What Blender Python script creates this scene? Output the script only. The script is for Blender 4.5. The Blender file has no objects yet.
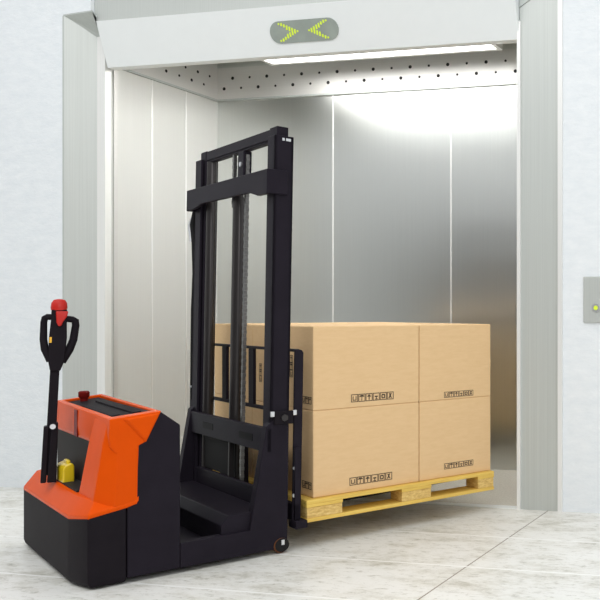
import bpy, bmesh, math, random
from mathutils import Vector, Matrix
R = math.radians
rnd = random.Random(7)
SC = bpy.context.scene
COL = SC.collection

# ------------------------------------------------------------------ camera
cam = bpy.data.cameras.new('camera')
cam.sensor_width = 36.0
cam.lens = 868.75 / 600 * 36.0
cam.shift_x = (300 - 653.8) / 600
cam.shift_y = (310.6 - 300) / 600
cam.clip_start = 0.05
camo = bpy.data.objects.new('camera', cam)
COL.objects.link(camo)
camo.location = (4.4396, -4.5487, 1.1)
camo.rotation_euler = (R(90), 0, R(12.1145))
SC.camera = camo

# ------------------------------------------------------------------ world, lights, exposure
w = bpy.data.worlds.new('world')
SC.world = w
w.use_nodes = True
bg = w.node_tree.nodes['Background']
bg.inputs['Color'].default_value = (0.96, 0.985, 1.0, 1)
bg.inputs['Strength'].default_value = 0.77

def area(name, loc, rot, sx, sy, power, color=(1, 1, 1)):
    l = bpy.data.lights.new(name, 'AREA')
    l.shape = 'RECTANGLE'; l.size = sx; l.size_y = sy; l.energy = power; l.color = color
    o = bpy.data.objects.new(name, l); COL.objects.link(o)
    o.location = loc; o.rotation_euler = rot
    return o
area('added_overhead_fill', (1.8, -4.4, 5.2), (0, 0, 0), 6.0, 5.0, 185)  # added overhead fill that brightens the floor, no fixture modelled
area('added_front_fill', (8.6, -7.4, 3.6), (R(74), 0, R(47)), 3.5, 2.5, 125)  # added fill for the faces turned right and forward

SC.view_settings.view_transform = 'Standard'
SC.view_settings.look = 'None'
SC.view_settings.exposure = 0.06
SC.view_settings.gamma = 1.0
SC.view_settings.use_curve_mapping = False

# ------------------------------------------------------------------ materials
class NT:
    def __init__(s, name):
        s.m = bpy.data.materials.new(name); s.m.use_nodes = True
        s.t = s.m.node_tree; s.b = s.t.nodes['Principled BSDF']
    def n(s, typ, **kw):
        nd = s.t.nodes.new(typ)
        for k, v in kw.items():
            if k in nd.inputs: nd.inputs[k].default_value = v
            else: setattr(nd, k, v)
        return nd
    def l(s, a, b): s.t.links.new(a, b)
    def pos(s, scale, obj=True):
        tc = s.n('ShaderNodeTexCoord'); mp = s.n('ShaderNodeMapping')
        mp.inputs['Scale'].default_value = scale
        s.l(tc.outputs['Object'], mp.inputs['Vector'])
        return mp.outputs['Vector']
    def noise(s, scale_vec, scale=1.0, detail=4.0, rough=0.6):
        nz = s.n('ShaderNodeTexNoise'); nz.inputs['Scale'].default_value = scale
        nz.inputs['Detail'].default_value = detail; nz.inputs['Roughness'].default_value = rough
        s.l(s.pos(scale_vec), nz.inputs['Vector'])
        return nz.outputs['Fac']
    def ramp(s, fac, stops):
        r = s.n('ShaderNodeValToRGB'); e = r.color_ramp.elements
        e[0].position, e[0].color = stops[0][0], (*stops[0][1], 1)
        e[1].position, e[1].color = stops[-1][0], (*stops[-1][1], 1)
        for p, c in stops[1:-1]:
            x = e.new(p); x.color = (*c, 1)
        s.l(fac, r.inputs['Fac'])
        return r.outputs['Color']
    def bump(s, fac, strength, dist=0.01):
        b = s.n('ShaderNodeBump'); b.inputs['Strength'].default_value = strength; b.inputs['Distance'].default_value = dist
        s.l(fac, b.inputs['Height']); s.l(b.outputs['Normal'], s.b.inputs['Normal'])

def simple(name, col, rough=0.5, metal=0.0, coat=0.0, var=0.08, nscale=12, spec=0.5, bump=0.0):
    k = NT(name)
    f = k.noise((nscale,) * 3)
    a = tuple(max(0, c * (1 - var)) for c in col); b = tuple(min(1, c * (1 + var)) for c in col)
    k.l(k.ramp(f, [(0.3, a), (0.7, b)]), k.b.inputs['Base Color'])
    k.b.inputs['Roughness'].default_value = rough
    k.b.inputs['Metallic'].default_value = metal
    k.b.inputs['Coat Weight'].default_value = coat
    k.b.inputs['Coat Roughness'].default_value = 0.12
    k.b.inputs['Specular IOR Level'].default_value = spec
    if bump: k.bump(k.noise((160,) * 3), bump, 0.002)
    return k.m

def brushed(name, col, rough, metal, var=0.06, stretch=(90, 90, 1.2)):
    k = NT(name)
    f = k.noise(stretch, 1.0, 3.0, 0.7)
    a = tuple(c * (1 - var) for c in col); b = tuple(min(1, c * (1 + var)) for c in col)
    k.l(k.ramp(f, [(0.3, a), (0.7, b)]), k.b.inputs['Base Color'])
    k.b.inputs['Roughness'].default_value = rough
    k.b.inputs['Metallic'].default_value = metal
    return k.m

def emit(name, col, s):
    k = NT(name)
    k.b.inputs['Base Color'].default_value = (*col, 1)
    k.b.inputs['Emission Color'].default_value = (*col, 1)
    k.b.inputs['Emission Strength'].default_value = s
    return k.m

M = {}
# lobby plaster wall
k = NT('lobby_plaster')
f = k.noise((6, 6, 14), 1.6, 6.0, 0.65)
k.l(k.ramp(f, [(0.3, (0.76, 0.80, 0.83)), (0.7, (0.84, 0.87, 0.89))]), k.b.inputs['Base Color'])
k.b.inputs['Roughness'].default_value = 0.75
k.bump(k.noise((20, 20, 40), 1.4, 5.0, 0.7), 0.35, 0.008)
M['plaster'] = k.m
k = NT('dark_reflection_paint')
k.l(k.ramp(k.noise((3, 3, 3)), [(0.3, (0.035, 0.04, 0.04)), (0.7, (0.045, 0.05, 0.05))]), k.b.inputs['Base Color'])
k.b.inputs['Roughness'].default_value = 0.8
M['dark_reflect'] = k.m  # near-black so the car steel mirrors something dark
# lobby floor: pale stone slabs with streaks and fine joints
k = NT('lobby_stone')
f1 = k.noise((1.5, 2.8, 1), 1.7, 10.0, 0.80)
c1 = k.ramp(f1, [(0.34, (0.46, 0.445, 0.38)), (0.45, (0.68, 0.67, 0.62)), (0.52, (0.77, 0.765, 0.73)), (0.8, (0.82, 0.82, 0.795))])
f2 = k.noise((9, 20, 1), 1.6, 7.0, 0.78)
c2 = k.ramp(f2, [(0.34, (0.55, 0.54, 0.49)), (0.47, (1, 1, 1)), (0.8, (1, 1, 1))])
mx = k.n('ShaderNodeMixRGB', blend_type='MULTIPLY'); mx.inputs['Fac'].default_value = 0.9
k.l(c1, mx.inputs[1]); k.l(c2, mx.inputs[2])
tc = k.n('ShaderNodeTexCoord'); sx = k.n('ShaderNodeSeparateXYZ'); k.l(tc.outputs['Object'], sx.inputs[0])
def line(axis, centre, half):
    s1 = k.n('ShaderNodeMath', operation='SUBTRACT'); k.l(sx.outputs[axis], s1.inputs[0]); s1.inputs[1].default_value = centre
    s2 = k.n('ShaderNodeMath', operation='ABSOLUTE'); k.l(s1.outputs[0], s2.inputs[0])
    s3 = k.n('ShaderNodeMath', operation='LESS_THAN'); k.l(s2.outputs[0], s3.inputs[0]); s3.inputs[1].default_value = half
    return s3.outputs[0]
cur = mx.outputs[0]
for ax, ce, hf, co in ((0, 2.869, 0.0035, (0.25, 0.22, 0.18)), (1, -0.58, 0.005, (0.9, 0.9, 0.88)), (1, -1.07, 0.005, (0.9, 0.9, 0.88)), (1, -1.56, 0.005, (0.88, 0.88, 0.86))):
    m2 = k.n('ShaderNodeMixRGB'); k.l(line(ax, ce, hf), m2.inputs['Fac']); k.l(cur, m2.inputs[1]); m2.inputs[2].default_value = (*co, 1)
    cur = m2.outputs[0]
k.l(cur, k.b.inputs['Base Color'])
k.b.inputs['Roughness'].default_value = 0.38
M['stone'] = k.m
M['bounce_paint'] = simple('bounce_wall_paint', (0.72, 0.72, 0.71), 0.8)  # pale, to bounce light onto the left-facing sides
# car floor
k = NT('car_floor_vinyl')
k.l(k.ramp(k.noise((60, 60, 60), 1.5, 6, 0.8), [(0.32, (0.46, 0.43, 0.36)), (0.68, (0.76, 0.73, 0.66))]), k.b.inputs['Base Color'])
k.b.inputs['Roughness'].default_value = 0.5
M['car_floor'] = k.m
M['steel'] = brushed('car_stainless', (0.66, 0.675, 0.655), 0.29, 1.0, 0.02, (120, 120, 1.0))
M['steel_side'] = brushed('car_side_stainless', (0.74, 0.74, 0.715), 0.45, 0.35, 0.015, (120, 120, 1.0))
M['seam'] = brushed('panel_joint_steel', (0.9, 0.9, 0.88), 0.3, 0.6, 0.02)
M['band'] = brushed('band_steel', (0.72, 0.71, 0.69), 0.4, 0.5, 0.02, (2, 2, 120))
M['jamb'] = brushed('jamb_brushed_steel', (0.56, 0.585, 0.56), 0.42, 0.35, 0.05, (150, 150, 0.7))
M['edge'] = brushed('pale_steel_highlight', (0.86, 0.86, 0.84), 0.35, 0.3, 0.02)  # pale steel, also stands in for highlights on the right jamb edges
M['header'] = simple('header_enamel', (0.84, 0.87, 0.87), 0.35, 0.1, 0, 0.01)
M['soffit'] = brushed('soffit_grey_steel', (0.52, 0.55, 0.53), 0.45, 0.4, 0.04)
M['dark'] = simple('dark_gap', (0.03, 0.03, 0.03), 0.8)
M['hole'] = simple('hole_black', (0.012, 0.012, 0.012), 0.9)
M['lamp'] = emit('ceiling_lamp_diffuser', (1.0, 0.995, 0.985), 6.8)
M['display'] = simple('display_grey', (0.30, 0.34, 0.31), 0.35)
M['led'] = emit('led_yellow_green', (0.50, 0.62, 0.04), 0.45)
# truck
M['black'] = simple('black_coated_steel', (0.0165, 0.0135, 0.0195), 0.42, 0.0, 0, 0.10, 8, 0.06, 0.08)
M['plastic'] = simple('black_plastic', (0.0150, 0.0125, 0.0155), 0.5, 0, 0, 0.1, 8, 0.03, 0.15)
M['pocketgrey'] = simple('dark_grey_plastic', (0.030, 0.027, 0.026), 0.5, spec=0.04)
M['orange'] = simple('orange_gloss', (0.70, 0.078, 0.003), 0.25, 0, 0.0, 0.03, 12, 0.035)
M['yellow'] = simple('yellow_plastic', (0.78, 0.56, 0.01), 0.35, 0, 0.3, 0.03)
M['red'] = simple('red_plastic', (0.50, 0.018, 0.012), 0.35, 0, 0.0, 0.03, 12, 0.3)
M['darkred'] = simple('dark_red_plastic', (0.17, 0.01, 0.008), 0.35, 0, 0.0, 0.03, 12, 0.06)
M['chrome'] = simple('bright_zinc', (0.75, 0.76, 0.78), 0.3, 0.8, 0, 0.03)
M['rod'] = simple('dark_oiled_rod', (0.05, 0.045, 0.045), 0.28, 0.6, 0, 0.05)
M['chain'] = simple('chain_steel', (0.17, 0.165, 0.16), 0.3, 0.8, 0, 0.2, 90)
M['rubber'] = simple('black_rubber', (0.010, 0.0095, 0.010), 0.65, spec=0.2)
M['brown'] = simple('brown_polyurethane', (0.13, 0.045, 0.015), 0.5, spec=0.2)
M['amber'] = simple('amber_sticker', (0.80, 0.42, 0.02), 0.4)
# load
k = NT('cardboard')
f = k.noise((14, 14, 60), 1.5, 4.0, 0.6)
k.l(k.ramp(f, [(0.3, (0.74, 0.50, 0.265)), (0.7, (0.78, 0.54, 0.295))]), k.b.inputs['Base Color'])
k.b.inputs['Roughness'].default_value = 0.7; k.b.inputs['Specular IOR Level'].default_value = 0.2
k.bump(k.noise((4, 4, 200), 1.0, 2.0), 0.05, 0.002)
M['card'] = k.m
M['ink'] = simple('printed_ink', (0.07, 0.045, 0.025), 0.8)
k = NT('pallet_pine')
f = k.noise((3, 40, 40), 1.6, 5.0, 0.6)
k.l(k.ramp(f, [(0.3, (0.66, 0.42, 0.08)), (0.55, (0.80, 0.54, 0.11)), (0.75, (0.86, 0.63, 0.17))]), k.b.inputs['Base Color'])
k.b.inputs['Roughness'].default_value = 0.55
M['pine'] = k.m
k = NT('pallet_block_endgrain')
f = k.noise((30, 30, 90), 1.2, 5.0, 0.7)
k.l(k.ramp(f, [(0.3, (0.50, 0.28, 0.06)), (0.55, (0.76, 0.52, 0.17)), (0.75, (0.86, 0.68, 0.32))]), k.b.inputs['Base Color'])
k.b.inputs['Roughness'].default_value = 0.65
M['block'] = k.m

# ------------------------------------------------------------------ mesh helpers
def box(bm, x0, x1, y0, y1, z0, z1, mi=0):
    vs = [bm.verts.new(p) for p in ((x0, y0, z0), (x1, y0, z0), (x1, y1, z0), (x0, y1, z0), (x0, y0, z1), (x1, y0, z1), (x1, y1, z1), (x0, y1, z1))]
    for f in ((0, 3, 2, 1), (4, 5, 6, 7), (0, 1, 5, 4), (1, 2, 6, 5), (2, 3, 7, 6), (3, 0, 4, 7)):
        bm.faces.new([vs[i] for i in f]).material_index = mi
    return vs

def loft(bm, rings, mi=0, cap=True):
    """rings: equal-length lists of points; closes into a solid"""
    L = [[bm.verts.new(p) for p in r] for r in rings]
    n = len(L[0])
    for a, b in zip(L, L[1:]):
        for i in range(n):
            bm.faces.new((a[i], a[(i + 1) % n], b[(i + 1) % n], b[i])).material_index = mi
    if cap:
        bm.faces.new(list(reversed(L[0]))).material_index = mi
        bm.faces.new(L[-1]).material_index = mi
    return L

def prism(bm, poly, axis, lo, hi, mi=0):
    """poly 2D points; axis 'x','y','z' extruded lo..hi. x:(y,z) y:(x,z) z:(x,y)"""
    def P(p, t):
        return {'x': (t, p[0], p[1]), 'y': (p[0], t, p[1]), 'z': (p[0], p[1], t)}[axis]
    loft(bm, [[P(p, lo) for p in poly], [P(p, hi) for p in poly]], mi)

def tube(bm, pts, r, n=12, mi=0, cap=True):
    pts = [Vector(p) for p in pts]
    rs = r if isinstance(r, (list, tuple)) else [r] * len(pts)
    rings = []
    ref = None
    for i, p in enumerate(pts):
        d = (pts[min(i + 1, len(pts) - 1)] - pts[max(i - 1, 0)]).normalized()
        if ref is None:
            ref = Vector((0, 0, 1)) if abs(d.z) < 0.9 else Vector((1, 0, 0))
        u = (ref - d * ref.dot(d)).normalized(); v = d.cross(u); ref = u
        rings.append([p + (u * math.cos(2 * math.pi * j / n) + v * math.sin(2 * math.pi * j / n)) * rs[i] for j in range(n)])
    loft(bm, rings, mi, cap)

def finish(name, bm, mats, parent=None, bevel=0.0, seg=2, smooth=False, label=None, kind=None):
    bmesh.ops.recalc_face_normals(bm, faces=bm.faces)
    me = bpy.data.meshes.new(name); bm.to_mesh(me); bm.free()
    for m in (mats if isinstance(mats, (list, tuple)) else [mats]): me.materials.append(m)
    o = bpy.data.objects.new(name, me); COL.objects.link(o)
    if parent is not None: o.parent = parent
    if bevel:
        b = o.modifiers.new('bevel', 'BEVEL'); b.width = bevel; b.segments = seg; b.limit_method = 'ANGLE'; b.angle_limit = R(30)
        b.harden_normals = False
    if smooth or bevel:
        for p in me.polygons: p.use_smooth = True
        ws = o.modifiers.new('wn', 'WEIGHTED_NORMAL') if bevel else None
        if ws: ws.keep_sharp = True
        if not bevel:
            try: me.set_sharp_from_angle(angle=R(40))
            except Exception: pass
    if label: o['label'] = label
    if kind: o['kind'] = kind
    return o

def struct(name, bm, mats, bevel=0.0, parent=None):
    return finish(name, bm, mats, parent, bevel, kind='structure' if parent is None else None)

def thing(o, label, cat, group=None):
    o['label'] = label; o['category'] = cat
    if group: o['group'] = group
    return o

def empty(name, loc, rz=0):
    o = bpy.data.objects.new(name, None); COL.objects.link(o)
    o.location = loc; o.rotation_euler = (0, 0, rz); o.empty_display_size = 0.1
    return o
NB = bmesh.new

# ------------------------------------------------------------------ setting: lobby
WY = -0.10; WR = -0.005                      # lobby wall plane
bm = NB(); box(bm, -4.0, 7.5, -8.2, 0.06, -0.12, 0.0); struct('floor', bm, M['stone'])
JT_O, JT_I = 2.906, 2.80
OL, IL = (-0.221, WY), (-0.073, 0.0)        # left splay: outer, inner
OR_, IR = (2.951, WR), (2.703, 0.0)         # right splay
bm = NB(); box(bm, -4.0, OL[0], WY, 0.14, 0, 3.6)
# the wall above the left end of the portal, its underside closing the splay
loft(bm, [[(OL[0] - .001, WY, JT_O + .009), (-0.019, WY, JT_O + .021), (-0.019, .02, 2.82), (OL[0] - .001, .02, 2.82)], [(OL[0] - .001, WY, 3.6), (-0.019, WY, 3.6), (-0.019, .02, 3.6), (OL[0] - .001, .02, 3.6)]])
struct('wall_left', bm, M['plaster'])
bm = NB(); box(bm, OR_[0], 7.5, WR, 0.14, 0, 3.6); struct('wall_right', bm, M['plaster'])
bm = NB(); box(bm, -4.0, 7.5, -8.3, -8.2, 0, 2.7); struct('wall_unseen_dark', bm, M['dark_reflect'])  # unseen wall added to darken the reflection in the car steel
bm = NB(); box(bm, -4.1, -4.0, -8.2, WY, 0, 3.0); struct('wall_unseen_bounce', bm, M['bounce_paint'])  # unseen wall added to block world light and bounce some back
# portal jambs
bm = NB()
loft(bm, [[(OL[0], WY - .004, 0), (OL[0] + .012, WY - .004, 0), (IL[0], IL[1], 0), (IL[0], 0.10, 0), (OL[0], 0.10, 0)],
          [(OL[0], WY - .004, JT_O), (OL[0] + .012, WY - .004, JT_O), (IL[0], IL[1], JT_I), (IL[0], 0.10, JT_I), (OL[0], 0.10, JT_O)]], 0)
box(bm, IL[0], -0.014, 0.0, 0.05, 0, 2.80, 1)
struct('trim_1', bm, [M['jamb'], M['edge']])
bm = NB()
loft(bm, [[(IR[0], 0, 0), (OR_[0], WR, 0), (OR_[0], .12, 0), (IR[0], .12, 0)],
          [(IR[0], 0, 2.776), (OR_[0], WR, 2.93), (OR_[0], .12, 2.93), (IR[0], .12, 2.776)]], 0)
box(bm, OR_[0] - .022, OR_[0] + .004, WR - .012, WR + .03, 0, 3.0, 1)  # lighter strip standing in for the highlight on the outer edge
box(bm, IR[0] - .012, IR[0] + .008, -.012, .02, 0, 2.70, 1)  # same painted highlight along the inner edge
struct('trim_2', bm, [M['jamb'], M['edge']])
# grey soffit of the splay at both upper corners
bm = NB()
loft(bm, [[(OL[0] + .004, WY - .003, JT_O), (-0.005, WY - .003, JT_O + .012), (-0.005, -0.07, 2.84), (-0.005, .02, 2.80), (-0.073, -0.001, 2.798)],
          [(OL[0] + .004, WY - .003, JT_O + .008), (-0.005, WY - .003, JT_O + .02), (-0.005, -0.07, 2.848), (-0.005, .02, 2.81), (-0.073, -0.001, 2.808)]], 0)
loft(bm, [[(IR[0], -.005, 2.778), (OR_[0], WR - .005, 2.932), (OR_[0], .12, 2.932), (IR[0], .12, 2.778)],
          [(IR[0], -.005, 3.4), (OR_[0], WR - .005, 3.4), (OR_[0], .12, 3.4), (IR[0], .12, 3.4)]], 0)
struct('trim_3', bm, M['soffit'])
# header: brushed upper panel and slanted white apron
bm = NB()
prism(bm, [(-.074, 2.862), (-.074, 3.5), (.06, 3.5), (.06, 2.862)], 'x', -0.018, 2.70, 0)
loft(bm, [[(-.005, -.076, 2.868), (-.005, .06, 2.868), (.006, .06, 2.603), (.006, .0, 2.603)],
          [(2.70, -.076, 2.868), (2.70, .06, 2.868), (2.70, .06, 2.603), (2.70, .0, 2.603)]], 1)
struct('trim_4', bm, [M['jamb'], M['header']])

# ------------------------------------------------------------------ setting: lift car
bm = NB(); box(bm, -0.1, 2.78, 0.06, 1.1, -0.12, 0.0, 0)
box(bm, -0.073, 2.72, 0.0, 0.06, -0.1, 0.003, 1)
struct('floor_car', bm, [M['car_floor'], M['header']])
bm = NB()
box(bm, -0.13, 2.8, 1.1, 1.14, 0, 2.95, 0)
for x in (0.857, 1.775): box(bm, x - .006, x + .006, 1.0975, 1.101, 0.06, 2.66, 1)
struct('wall_back_car', bm, [M['steel'], M['seam']])
bm = NB()
box(bm, -0.14, -0.1, 0.1, 1.1, 0, 2.95, 0)
for y in (0.471, 0.782): box(bm, -0.101, -0.0975, y - .006, y + .006, 0.06, 2.66, 1)
box(bm, -0.14, -0.045, 0.1, 0.13, 0, 2.95, 2)
box(bm, -0.08, -0.055, 0.096, 0.101, 0, 2.95, 3)
struct('wall_left_car', bm, [M['steel_side'], M['seam'], M['band'], M['seam']])
bm = NB(); box(bm, 2.78, 2.82, 0.1, 1.14, 0, 2.95, 0); struct('wall_right_car', bm, M['steel'])
bm = NB(); box(bm, -0.14, 2.82, 0.06, 1.14, 2.95, 3.0, 0); struct('ceiling', bm, M['soffit'])
# perforated ventilation band round the top of the car
bm = NB()
box(bm, -0.1, 2.78, 1.085, 1.1, 2.668, 2.90, 0); box(bm, -0.1, 2.78, 1.083, 1.1, 2.655, 2.668, 2)
box(bm, -0.1, -0.085, 0.13, 1.085, 2.668, 2.90, 0); box(bm, -0.1, -0.083, 0.13, 1.085, 2.655, 2.668, 2)
def hole(c, ax, r):
    q = 10
    pts = [(r * math.cos(2 * math.pi * i / q), r * math.sin(2 * math.pi * i / q)) for i in range(q)]
    if ax == 'y': prism(bm, [(c[0] + a, c[2] + b) for a, b in pts], 'y', c[1] - .0012, c[1] + .004, 1)
    else: prism(bm, [(c[1] + a, c[2] + b) for a, b in pts], 'x', c[0] - .004, c[0] + .0012, 1)
i = 0; x = -0.03
while x < 2.7:
    big = (i // 2) % 2 == 0
    hole((x, 1.085, 2.82 if i % 2 else 2.745), 'y', .0125 if big else .009); x += .0715; i += 1
i = 0; y = 0.22
while y < 1.06:
    hole((-.085, y, 2.82 if i % 2 else 2.745), 'x', .011 if (i // 2) % 2 else .009); y += .06; i += 1
struct('trim_5', bm, [M['band'], M['hole'], M['soffit']])

# ceiling lamp of the car
cl = empty('ceiling_light', (1.4, 0.55, 2.84))
thing(cl, 'long white slatted light panel hanging under the lift car ceiling', 'ceiling light')
bm = NB()
for y0, y1 in ((-.36, -.33), (.27, .30)): box(bm, -.86, .86, y0, y1, -.02, .04)
for x0, x1 in ((-.86, -.83), (.83, .86)): box(bm, x0, x1, -.33, .27, -.02, .04)
box(bm, -.83, .83, -.33, .27, .02, .04)
for sx_ in (-.6, .6): box(bm, sx_ - .02, sx_ + .02, -.05, .05, .04, .11)
finish('frame', bm, M['edge'], cl)
for n_ in range(5):
    y0 = -.325 + n_ * .12
    bm = NB(); box(bm, -.825, .825, y0, y0 + .095, -.012, .015)
    finish('diffuser', bm, M['lamp'], cl)

# landing indicator
ind = empty('floor_indicator', (0, 0, 0))
thing(ind, 'grey pill-shaped indicator with two yellow-green arrows on the white lift header', 'indicator')
sl = Vector((0, .076, -.265)).normalized()           # down the apron
sn = Vector((0, -.265, -.076)).normalized()           # out of the apron
c0 = Vector((1.392, -.076 + .076 * .53, 2.868 - .265 * .53))
def dp(u, v, d): return c0 + Vector((u, 0, 0)) - sl * v + sn * d
bm = NB()
hw, hh = .222, .062
pl = []
for i in range(13): a = -math.pi / 2 + math.pi * i / 12; pl.append((hw - hh + hh * math.cos(a), hh * math.sin(a)))
for i in range(13): a = math.pi / 2 + math.pi * i / 12; pl.append((-hw + hh + hh * math.cos(a), hh * math.sin(a)))
loft(bm, [[dp(u, v, -.004) for u, v in pl], [dp(u, v, .005) for u, v in pl]])
finish('display_face', bm, M['display'], ind)
def arrow(cx, s):
    bm = NB()
    for i in range(7):
        for t in (range(3) if i < 3 else range(2)):
            for sg in ((1,) if i == 0 else (1, -1)):
                u = cx + s * (.055 - i * .0165 - t * .017); v = sg * i * .0078
                if abs(u - cx) > .075: continue
                loft(bm, [[dp(u + .0056 * math.cos(q * math.pi / 4), v + .0056 * math.sin(q * math.pi / 4), d) for q in range(8)] for d in (.004, .0075)])
    return finish('arrow_light', bm, M['led'], ind)
arrow(-.095, 1); arrow(.09, -1)

# call panel
cp = empty('call_panel', (3.15, WR, 1.16))
thing(cp, 'brushed steel call panel on the pale wall right of the lift', 'call panel')
bm = NB(); box(bm, -.075, .085, -.012, 0, -.125, .125); finish('plate', bm, M['jamb'], cp, .004)
bm = NB(); tube(bm, [(-.003, -.011, -.045), (-.003, -.018, -.045)], .022, 20); finish('call_button', bm, M['chrome'], cp, label='round call button')
bm = NB(); tube(bm, [(-.003, -.018, -.045), (-.003, -.0195, -.045)], .012, 16); finish('button_light', bm, M['led'], cp)

# ------------------------------------------------------------------ pallet stacker
TL = Vector((1.5455, -1.7208, 0)); TZ = R(58.005)
tk = empty('pallet_stacker', TL, TZ)
thing(tk, 'orange and black electric pallet stacker with a tall mast parked before the lift', 'pallet stacker')
WD = 1.025

# base housing (rear, black, chamfered)
def outline(ins, w0=0.0, w1=WD, a1=.168):
    return [(ins, w1 - .035), (ins, .15 + ins * .4), (.035 + ins * .6, w0 + ins), (a1, w0 + ins), (a1, w1 - ins), (.035 + ins, w1 - ins)]
bm = NB()
top_z = [.270, .272, .290, .316, .316, .285]
ol = outline(0)
loft(bm, [[(a + (.008 if a < .1 else 0), b + (.006 if b < .1 else 0), .008) for a, b in ol], [(a, b, .035) for a, b in ol], [(a, b, z) for (a, b), z in zip(ol, top_z)]])
finish('base_housing', bm, M['plastic'], tk, .008, 3)
# chassis / battery housing
bm = NB()
prism(bm, [(.170, .022), (.367, .022), (.367, .622), (.292, .684), (.170, .64)], 'y', 0.0, WD)
hs = finish('battery_housing', bm, M['black'], tk, .006, 2)

# orange cover
bm = NB()
bo = [(.000, WD - .035), (.000, .15), (.035, 0.0), (.168, -.003), (.2, -.003), (.212, -.003), (.212, WD + .003), (.035, WD)]
bz = [.272, .274, .292, .318, .326, .342, .342, .287]
to = [(.045, WD - .07), (.045, .175), (.068, .05), (.168, .04), (.19, .03), (.205, .02), (.205, WD - .02), (.07, WD - .05)]
tz = [.352, .345, .345, .352, .356, .37, .37, .352]
loft(bm, [[(a, b, z - .012) for (a, b), z in zip(bo, bz)], [(a, b, z + .006) for (a, b), z in zip(bo, bz)], [(a, b, z) for (a, b), z in zip(to, tz)]])
# columns either side of the pocket
def column(s):
    f = (lambda b: b) if s > 0 else (lambda b: WD - b)
    r0 = [(.052, f(.25)), (.060, f(.05)), (.125, f(.0)), (.205, f(-.002)), (.228, f(.03)), (.228, f(.25))]
    r1 = [(.105, f(.21)), (.110, f(.035)), (.14, f(-.004)), (.205, f(-.004)), (.240, f(.03)), (.240, f(.21))]
    loft(bm, [[(a, b, .315) for a, b in r0], [(a, b, .565) for a, b in [(.088, f(.22)), (.094, f(.04)), (.135, f(-.003)), (.205, f(-.003)), (.238, f(.012)), (.238, f(.22))]], [(a, b, .655) for a, b in r1]])
column(1)
# upper block with an open tray in its top
def tz_(a, b): return .668 + .012 * b + (a - .11) * .10
A0, A1, B0, B1 = .108, .295, -.003, WD - .13
I0, I1, J0, J1 = .134, .279, .065, WD - .16
prof = [(A0, None), (A0 - .002, .60), (A0 + .002, .555), (A0 + .02, .53), (A0 + .05, .525), (.236, .565), (A1, None)]
rows = []
for b in (B0, B1):
    rows.append([(a, b, (tz_(a, b) if z is None else z)) for a, z in prof])
V = [[bm.verts.new(p) for p in r] for r in rows]
for i in range(len(prof) - 1): bm.faces.new((V[0][i], V[0][i + 1], V[1][i + 1], V[1][i]))
bm.faces.new(V[0]); bm.faces.new(list(reversed(V[1])))
inner = [bm.verts.new((a, b, tz_(a, b))) for a, b in ((I0, J0), (I1, J0), (I1, J1), (I0, J1))]
deep = [bm.verts.new((a, b, tz_(a, b) - .05)) for a, b in ((I0, J0), (I1, J0), (I1, J1), (I0, J1))]
outer = [V[0][0], V[0][-1], V[1][-1], V[1][0]]
for i in range(4):
    j = (i + 1) % 4
    bm.faces.new((outer[i], outer[j], inner[j], inner[i])); bm.faces.new((inner[i], inner[j], deep[j], deep[i]))
bm.faces.new(deep)
cv = finish('hood_cover', bm, M['orange'], tk, .009, 3, label='glossy orange hood cover')
# chevron facet: triangular bright facet at the near upper corner
bm = NB()
tri = [(.150, .667), (.292, .682), (.236, .560)]
loft(bm, [[(a, -.003, z) for a, z in tri], [(a + dx, -.012, z + dz) for (a, z), dx, dz in zip(tri, (.02, -.012, .0), (-.006, -.008, .016))]])
finish('corner_facet', bm, M['orange'], cv, .003)
# dark stripe down the hood's rear
bm = NB()
loft(bm, [[(A0 - .0035, .54, z), (A0 - .0035, .49, z), (A0 + .001, .49, z), (A0 + .001, .54, z)] for z in (.55, .665)])
finish('hood_seam', bm, M['darkred'], cv)
# tray
bm = NB()
zt = tz_(.2, .6)
e_ = .003
crn = ((I0 + e_, J0 + e_), (I1 - e_, J0 + e_), (I1 - e_, J1 - e_), (I0 + e_, J1 - e_))
loft(bm, [[(a, b, tz_(a, b) - d_) for a, b in crn] for d_ in (.047, .010)])
for a_, b0_, b1_, h_ in ((.165, .14, .62, .004), (.238, .12, .70, .007)):
    st = ((a_ - .016, b0_), (a_ + .016, b0_), (a_ + .016, b1_), (a_ - .016, b1_))
    loft(bm, [[(a, b, tz_(a, b) - .012) for a, b in st], [(a, b, tz_(a, b) - .010 + h_) for a, b in st]])
finish('storage_tray', bm, M['plastic'], tk, .004)
# emergency knob standing in the tray
bm = NB()
kc = (.20, .80)
tube(bm, [(kc[0], kc[1], zt - .035), (kc[0], kc[1], zt + .01)], .016, 16)
tube(bm, [(kc[0], kc[1], zt + .006), (kc[0], kc[1], zt + .014), (kc[0], kc[1], zt + .034), (kc[0], kc[1], zt + .039)], [.017, .023, .023, .017], 20)
finish('emergency_button', bm, M['darkred'], tk, smooth=True, label='dark red emergency stop button')
# pocket
bm = NB()
prism(bm, [(.118, .345), (.135, .345), (.135, .56), (.118, .555)], 'y', .23, WD - .11)
box(bm, .055, .12, .27, WD - .27, .343, .356)
finish('tiller_pocket', bm, M['pocketgrey'], tk, .003, label='dark grey recessed pocket')
# yellow plug
bm = NB()
prism(bm, [(.055, .35), (.098, .35), (.098, .425), (.088, .436), (.062, .425), (.055, .41)], 'y', .50, .63)
box(bm, .075, .09, .53, .59, .425, .446)
finish('battery_plug', bm, M['yellow'], tk, .006, 3, label='yellow battery disconnect plug')

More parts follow.
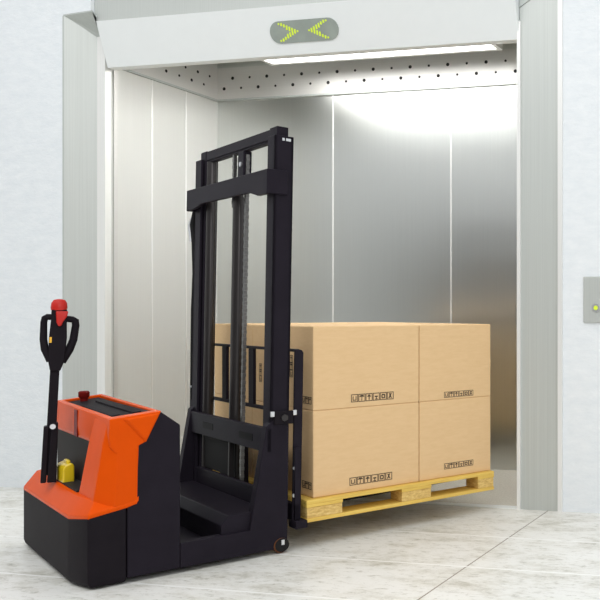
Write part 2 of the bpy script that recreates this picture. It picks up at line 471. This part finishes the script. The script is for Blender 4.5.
# tiller, turned to face the viewer
FW = Vector((-math.sin(R(12.1145)), math.cos(R(12.1145)), 0)); 
def tl_world(v):
    c, s = math.cos(-TZ), math.sin(-TZ); return Vector((v.x * c - v.y * s, v.x * s + v.y * c, v.z))
vd = Vector((4.4396, -4.5487, 0)) - Vector((1.04, -1.35, 0)); vd.normalize()
tn_ = tl_world(vd)                                  # towards viewer
tr_ = Vector((-tn_.y, tn_.x, 0))                     # viewer's right
base = Vector((.030, .60, .36)); head = Vector((.066, .60, 1.135)); ax = (head - base).normalized()
up_ = ax
def tp(r, h, d): return base + up_ * h + tr_ * (r - .007) + tn_ * d
def tbox(bm, r0, r1, h0, h1, d0, d1, t0=1.0, mi=0, sr=0):
    rings = []
    for h, k_ in ((h0, 1), (h1, t0)):
        cr = (r0 + r1) / 2 + (sr if h == h1 else 0); hwid = (r1 - r0) / 2 * k_
        rings.append([tp(cr - hwid, h, d0), tp(cr + hwid, h, d0), tp(cr + hwid, h, d1), tp(cr - hwid, h, d1)])
    loft(bm, rings, mi)
bm = NB()
tbox(bm, -.018, .018, .02, .50, -.018, .016, .95)
ti = finish('tiller', bm, M['plastic'], tk, .006, 3)
bm = NB()
tbox(bm, -.030, -.008, -.01, .235, -.03, .03, .9); tbox(bm, -.006, .028, -.01, .25, -.02, .034, .7)
finish('tiller_bracket', bm, M['plastic'], ti, .005, 2)
bm = NB(); tube(bm, [tp(.004, .235, .03), tp(.004, .235, .046)], .011, 14); finish('pivot_bolt', bm, M['chrome'], ti)
# head
bm = NB()
loft(bm, [[tp(a, h, d) for a, d in ((-wl, -.02), (wr, -.02), (wr, .026), (-wl, .026))] for h, wl, wr in ((.475, .017, .020), (.52, .026, .034), (.62, .028, .038), (.70, .024, .034), (.745, .024, .034))])
finish('control_head', bm, M['plastic'], ti, .006, 3)
bm = NB()
tube(bm, [tp(-.016, .52, 0), tp(-.040, .572, 0), tp(-.047, .615, 0), tp(-.049, .69, 0), tp(-.046, .708, .004), tp(-.038, .713, .006), tp(-.012, .712, .008)], [.017, .0155, .0145, .013, .0135, .0135, .0135], 12)
tube(bm, [tp(.022, .515, 0), tp(.049, .567, 0), tp(.062, .61, 0), tp(.068, .675, 0), tp(.065, .696, .004), tp(.056, .701, .006), tp(.02, .706, .008)], [.018, .0165, .0155, .0145, .0145, .0145, .0145], 12)
finish('grip_loop', bm, M['plastic'], ti, smooth=True)
bm = NB()
loft(bm, [[tp(.003 + wd_ * math.cos(q * math.pi / 8), h, .006 + .024 * math.sin(q * math.pi / 8) * (wd_ / .033)) for q in range(16)] for h, wd_ in ((.742, .029), (.755, .031), (.775, .029), (.788, .021), (.792, .008))])
finish('belly_button', bm, M['red'], ti, smooth=True, label='red reversing button cap')
bm = NB()
loft(bm, [[tp(a, h, d) for a, d in ((wl, .02), (wr, .02), (wr, .034), (wl, .034))] for h, wl, wr in ((.672, .004, .014), (.69, -.004, .02), (.715, -.006, .034), (.738, -.008, .038))])
finish('travel_switch', bm, M['red'], ti, .004, label='red travel switch')
bm = NB(); tbox(bm, -.026, -.017, .60, .625, .024, .028); finish('sticker', bm, M['amber'], ti, label='amber sticker')

# recess between body and mast
bm = NB(); box(bm, .367, .76, .05, WD - .05, .03, .075); finish('recess_floor', bm, M['black'], tk)
bm = NB()
prism(bm, [(.535, .075), (.535, .165), (.565, .203), (.735, .205), (.735, .075)], 'y', .02, WD - .02)
finish('hydraulic_cover', bm, M['black'], tk, .004)
# side frames: rail and tapered mast foot as one plate
def side_frame(b0, b1):
    bm = NB()
    prism(bm, [(.367, .022), (.80, .022), (.815, .04), (.822, .57), (.822, .62), (.765, .62), (.722, .58), (.650, .126), (.367, .126)], 'y', b0, b1)
    return finish('side_frame', bm, M['black'], tk, .003)
side_frame(0, .05); side_frame(WD - .05, WD)
# outer mast columns: channels open to the inside
def mast_column(s):
    f = (lambda b: b) if s > 0 else (lambda b: WD - b)
    bm = NB()
    lo, hi = sorted((f(.002), f(.018))); box(bm, .76, .845, lo, hi, .10, 1.895)
    lo, hi = sorted((f(.002), f(.085))); box(bm, .76, .774, lo, hi, .10, 1.895); box(bm, .831, .845, lo, hi, .10, 1.895)
    return finish('mast_column', bm, M['black'], tk, .003)
mast_column(1); mast_column(-1)
def inner_column(s):
    f = (lambda b: b) if s > 0 else (lambda b: WD - b)
    bm = NB()
    lo, hi = sorted((f(.024), f(.105))); box(bm, .7765, .829, lo, hi, .14, 1.940)
    return finish('inner_mast_column', bm, M['black'], tk, .008 if s < 0 else .003, 3)
inner_column(1); inner_column(-1)
bm = NB(); tube(bm, [(.80, WD - .125, .14), (.80, WD - .125, 1.88)], .024, 18); finish('guide_tube', bm, M['rod'], tk, smooth=True)
bm = NB(); box(bm, .785, .815, .1, WD - .1, 1.878, 1.93); box(bm, .779, .788, .1, WD - .1, 1.888, 1.935); finish('top_crossbeam', bm, M['black'], tk, .003)
# upper beam with wrapped ends
bm = NB()
prism(bm, [(-.008, 1.735), (-.008, 1.622), (.10, 1.622), (.20, 1.645), (WD - .2, 1.648), (WD - .1, 1.628), (WD + .008, 1.628), (WD + .008, 1.735)], 'x', .722, .742)
for lo, hi in ((-.012, .0015), (WD - .0015, WD + .012)): box(bm, .722, .816, lo, hi, 1.625, 1.735)
finish('mast_crossbeam', bm, M['black'], tk, .004)
# lower slotted beam
bm = NB()
prism(bm, [(.0, .462), (WD + .005, .462), (WD + .005, .572), (.0, .572)], 'x', .722, .745)
bx_ = [(.16, .32), (.66, .80)]
lb = finish('lower_crossbeam', bm, M['black'], tk, .004)
for b0, b1 in bx_:
    bm = NB(); box(bm, .7205, .7225, b0, b1, .500, .532); finish('slot', bm, M['rubber'], lb)
bm = NB(); prism(bm, [(0.03, .12), (WD - .03, .12), (WD - .03, .285), (.03, .285)], 'x', .737, .755); finish('foot_crossbeam', bm, M['black'], tk, .003)
bm = NB(); box(bm, .758, .765, .47, WD - .02, .285, .465); finish('rear_guard', bm, M['rubber'], tk)
bm = NB(); box(bm, .74, .79, WD - .02, WD + .028, .572, .625); finish('hose_bracket', bm, M['black'], tk, .003)
# lift cylinder
bm = NB(); tube(bm, [(.80, .515, .14), (.80, .515, 1.66)], .030, 20)
lc = finish('lift_cylinder', bm, M['rod'], tk, smooth=True)
bm = NB(); tube(bm, [(.80, .515, 1.66), (.80, .515, 1.74)], .018, 16); finish('piston_rod', bm, M['rod'], lc, smooth=True)
bm = NB(); box(bm, .782, .822, .425, .50, 1.69, 1.88); finish('chain_anchor', bm, M['black'], lc, .005)
bm = NB(); tube(bm, [(.784, .455, 1.815), (.776, .455, 1.815)], .012, 16); finish('anchor_bolt', bm, M['chrome'], lc)
bm = NB(); tube(bm, [(.776, .53, 1.745), (.768, .53, 1.745)], .009, 14); finish('anchor_bolt', bm, M['chrome'], lc)
# chains
def chain(b, z0, z1, a=.79):
    bm = NB(); z = z0; i = 0
    while z < z1:
        w_ = .011 if i % 2 else .007
        box(bm, a - .008, a + .008, b - w_, b + w_, z, z + .017); z += .0175; i += 1
    return finish('lift_chain', bm, M['chain'], tk)
chain(.425, .20, 1.86, .80); chain(.545, 1.61, 1.87, .785)
# hose along the far column
bm = NB()
tube(bm, [(.77, WD + .02, 1.63), (.765, WD + .045, 1.56), (.768, WD + .025, 1.48), (.775, WD + .022, 1.30), (.775, WD + .034, 1.1), (.775, WD + .03, .9), (.775, WD + .022, .62)], .014, 10)
ho = finish('hose', bm, M['rubber'], tk, smooth=True)
bm = NB(); tube(bm, [(.762, WD + .045, 1.60), (.755, WD + .06, 1.55), (.758, WD + .045, 1.47)], [.007, .010, .006], 10); finish('hose_fitting', bm, M['chrome'], ho, smooth=True, label='bright metal hose fitting')
bm = NB(); box(bm, .762, .79, WD + .012, WD + .034, .69, .70); finish('hose_clip', bm, M['chrome'], ho)
# pivot bracket with bolts
bm = NB(); box(bm, .752, .838, -.014, .001, .585, .645); pb = finish('mast_bracket', bm, M['plastic'], tk, .004)
bm = NB(); tube(bm, [(.795, -.014, .615), (.795, -.022, .615)], .016, 6); finish('hex_bolt', bm, M['rod'], pb)
for a_ in (.745, .845):
    bm = NB(); box(bm, a_ - .009, a_ + .009, -.012, .0, .622, .646); finish('clamp_bolt', bm, M['chrome'], pb, .003)
bm = NB()
for a_ in (.798, .815, .826): box(bm, a_ - .006, a_ + .004, -.001, .004, 1.872, 1.884)
finish('stop_screw', bm, M['chrome'], tk)
# carriage, backrest, forks
bm = NB()
box(bm, .850, .872, .0, WD + .15, .13, .21); box(bm, .850, .872, .60, WD + .15, .42, .47)
box(bm, .848, .872, .60, WD - .1, .14, .46)
for b_ in (.0, WD + .12): box(bm, .850, .872, b_, b_ + .02, .13, .47)
ca = finish('lift_carriage', bm, M['black'], tk, .002)
bm = NB()
Bp0, Bp1 = .016, WD + .17
for lo, hi in ((Bp0, Bp0 + .012), (Bp1 - .012, Bp1)):
    pl_ = [(.856, .12), (.898, .12), (.898, .895)] + [(.878 + .02 * math.cos(t * math.pi / 8), .895 + .02 * math.sin(t * math.pi / 8)) for t in range(1, 8)] + [(.856, .895)]
    prism(bm, [(.844, .12), (.884, .12), (.898, .905), (.892, .916), (.880, .92), (.856, .92)], 'y', lo, hi)
box(bm, .866, .884, Bp0 + .01, Bp1 - .01, .908, .922)
box(bm, .866, .884, Bp0 + .01, Bp1 - .01, .612, .630)
br = finish('load_backrest', bm, M['black'], tk, .004, 2)
for b_ in (.215, .56, .92):
    bm = NB(); box(bm, .868, .882, b_ - .03, b_ + .03, .628, .910); finish('backrest_bar', bm, M['black'], br)
for z_ in ((.856, .375), (.853, .25)):
    bm = NB(); tube(bm, [(z_[0], Bp0 + .002, z_[1]), (z_[0], Bp0 - .008, z_[1])], .010, 12); finish('rivet', bm, M['chrome'], br)
for b_ in (.20, .72):
    bm = NB()
    prism(bm, [(.874, .140), (.874, .47), (.898, .47), (.898, .183), (1.85, .183), (1.90, .172), (1.90, .166), (1.85, .155), (.90, .140)], 'y', b_, b_ + .16)
    finish('fork', bm, M['black'], tk, .003)
bm = NB(); box(bm, .846, .90, -.02, .06, .10, .135); finish('carriage_foot', bm, M['black'], tk, .003)
# wheels under the mast foot
for b_ in (-.003, WD - .045):
    bm = NB(); tube(bm, [(.787, b_, .036), (.787, b_ + .045, .036)], .034, 24); wh = finish('stabiliser_wheel', bm, M['brown'], tk, .003, label='brown stabiliser wheel')
    bm = NB(); tube(bm, [(.789, b_ - .005, .038), (.789, b_ + .002, .038)], .031, 20); finish('wheel_hub', bm, M['rubber'], wh)
    bm = NB(); box(bm, .784, .797, b_ - .009, b_ - .004, .040, .062); finish('axle_bolt', bm, M['chrome'], wh)
for b_ in (.3, .7):
    bm = NB(); tube(bm, [(.10, b_, .045), (.10, b_ + .06, .045)], .045, 20); finish('drive_wheel', bm, M['rubber'], tk)

# the mast leans a degree towards its load
for o_ in list(tk.children):
    if o_.name.split('.')[0] in ('mast_column', 'inner_mast_column', 'guide_tube', 'top_crossbeam', 'mast_crossbeam', 'lift_cylinder', 'lift_chain', 'hose', 'stop_screw'):
        rm = Matrix.Rotation(R(1.0), 4, 'Y'); pv = Vector((.80, 0, 1.85))
        o_.rotation_euler = (0, R(1.0), 0); o_.location = pv - rm @ pv

# ------------------------------------------------------------------ pallet
PA0, PA1, PB0, PB1 = .905, 1.952, 0.0, 1.32
pz0, pz1 = .117, .2185
pal = empty('wooden_pallet', TL, TZ)
thing(pal, 'yellow pine pallet raised on the stacker forks under the cartons', 'pallet')
n = 8; wB = (PB1 - PB0 - .025 * (n - 1)) / n
for i in range(n):
    b0 = PB0 + i * (wB + .025)
    bm = NB(); box(bm, PA0, PA1, b0, b0 + wB, pz1 - .018, pz1); finish('deck_board', bm, M['pine'], pal, .002)
for a0, a1 in ((PA0, PA0 + .176), (1.392, 1.562), (PA1 - .105, PA1)):
    bm = NB(); box(bm, a0, a1, PB0, PB1, pz1 - .034, pz1 - .018); finish('stringer_board', bm, M['pine'], pal, .002)
    for b0, b1 in ((PB0, PB0 + .12), (.52, .66), (PB1 - .12, PB1)):
        bm = NB(); box(bm, a0 + .002, a1 - .002, b0 + .002, b1 - .002, pz0 + .018, pz1 - .034); finish('block', bm, M['block'], pal, .003)
for b0, b1 in ((PB0, PB0 + .12), (.52, .66), (PB1 - .12, PB1)):
    bm = NB(); box(bm, PA0, PA1, b0, b1, pz0, pz0 + .018); finish('bottom_runner', bm, M['pine'], pal, .002)

# ------------------------------------------------------------------ cartons
def glyph(bm, P, u0, v0, s, kind):
    """one handling symbol of size s; P(u,v,d) places it"""
    def q(a, b, c, d, e=.0):
        loft(bm, [[P(u0 + a * s, v0 + b * s, t), P(u0 + c * s, v0 + b * s, t), P(u0 + (c + e) * s, v0 + d * s, t), P(u0 + (a + e) * s, v0 + d * s, t)] for t in (-.0005, .0008)])
    t = .09
    q(.03, .0, .97, t); q(.03, 1 - t, .97, 1); q(.03, 0, .03 + t, 1); q(.97 - t, 0, .97, 1)
    if kind == 0:     # glass / carton shape
        q(.25, .2, .75, .3); q(.25, .3, .35, .75); q(.65, .3, .75, .75)
    elif kind == 1:   # umbrella
        q(.18, .62, .82, .74); q(.28, .74, .72, .86); q(.46, .2, .54, .62); q(.38, .16, .54, .24)
    elif kind == 2:   # arrow up
        q(.44, .16, .56, .6); q(.24, .56, .76, .68); q(.36, .68, .64, .84)
    elif kind == 3:   # goblet
        q(.3, .14, .7, .24); q(.45, .24, .55, .45); q(.28, .45, .72, .62)
    elif kind == 4:   # ring
        q(.28, .2, .72, .34); q(.28, .62, .72, .78); q(.24, .3, .38, .68); q(.62, .3, .76, .68)
    else:             # crossed
        q(.22, .18, .4, .82, .32); q(.6, .18, .74, .82, -.32)
def symbols(parent, P, u0, v0, s, n, vertical=False):
    bm = NB()
    for i in range(n):
        glyph(bm, P, u0 + (0 if vertical else i * s), v0 + (i * s if vertical else 0), s, i % 6)
    return finish('printed_symbols', bm, M['ink'], parent, label='row of dark printed handling symbols')
def carton(a0, a1, b0, b1, z0, z1, label, front=None, left=None):
    o = empty('cardboard_box', TL + Matrix.Rotation(TZ, 3, 'Z') @ Vector(((a0 + a1) / 2, (b0 + b1) / 2, z0)), TZ)
    thing(o, label, 'box', 'cartons stacked on the pallet')
    ha, hb, h = (a1 - a0) / 2, (b1 - b0) / 2, z1 - z0
    g = .0015
    bm = NB(); box(bm, -ha + g, ha - g, -hb + g, hb - g, 0, h - .001); finish('body', bm, M['card'], o, .005, 3)
    bm = NB()
    for s_ in (-1, 1):
        box(bm, -ha + .004, ha - .004, *sorted((s_ * .0015, s_ * (hb - .006))), h - .0014, h - .0003)
    finish('top_flap', bm, M['card'], o)
    ca_, cb_ = (a0 + a1) / 2, (b0 + b1) / 2
    if front:
        for (a, z, s, n_) in front:
            symbols(o, lambda u, v, d: (u - ca_, -hb + g - d, v - z0), a, z, s, n_)
    if left:
        for (b, z, s, n_, ver) in left:
            symbols(o, lambda u, v, d: (-ha + g - d, -(u) - cb_, v - z0), -b, z, s, n_, ver)
    return o
Z0, Z1, Z2 = .219, .629, 1.026
A = (.948, 1.509, 1.953); B = (.03, .75, 1.30)
carton(A[0], A[1], B[0], B[1], Z0, Z1, 'lower near carton facing the viewer beside the stacker mast, on the pallet', [(1.128, .252, .038, 6)], [(.15, .255, .034, 3, False), (.38, .45, .036, 3, True)])
carton(A[1], A[2], B[0], B[1], Z0, Z1, 'lower near carton on the pallet corner away from the mast', [(1.655, .262, .0305, 6)])
carton(A[0], A[1], B[0], B[1], Z1, Z2, 'upper near carton facing the viewer beside the stacker mast, top of its stack', [(1.136, .655, .038, 6)], [(.15, .658, .034, 3, False), (.29, .775, .036, 3, True), (.66, .73, .032, 3, True)])
carton(A[1], A[2], B[0], B[1], Z1, Z2, 'upper near carton on the pallet corner away from the mast, top of its stack', [(1.655, .640, .0305, 6)])
carton(A[0], A[1], B[1], B[2], Z0, Z1, 'lower carton seen behind the mast bars, in the far row', None, [(1.05, .36, .036, 3, True)])
carton(A[0], A[1], B[1], B[2], Z1, Z2, 'upper carton seen between the mast columns, in the far row', None, [(1.05, .735, .036, 3, True)])
carton(A[1], A[2], B[1], B[2], Z0, Z1, 'lower carton on the pallet corner deepest in the lift, under another carton')
carton(A[1], A[2], B[1], B[2], Z1, Z2, 'upper carton in the far row inside the lift, only its top edge in sight')
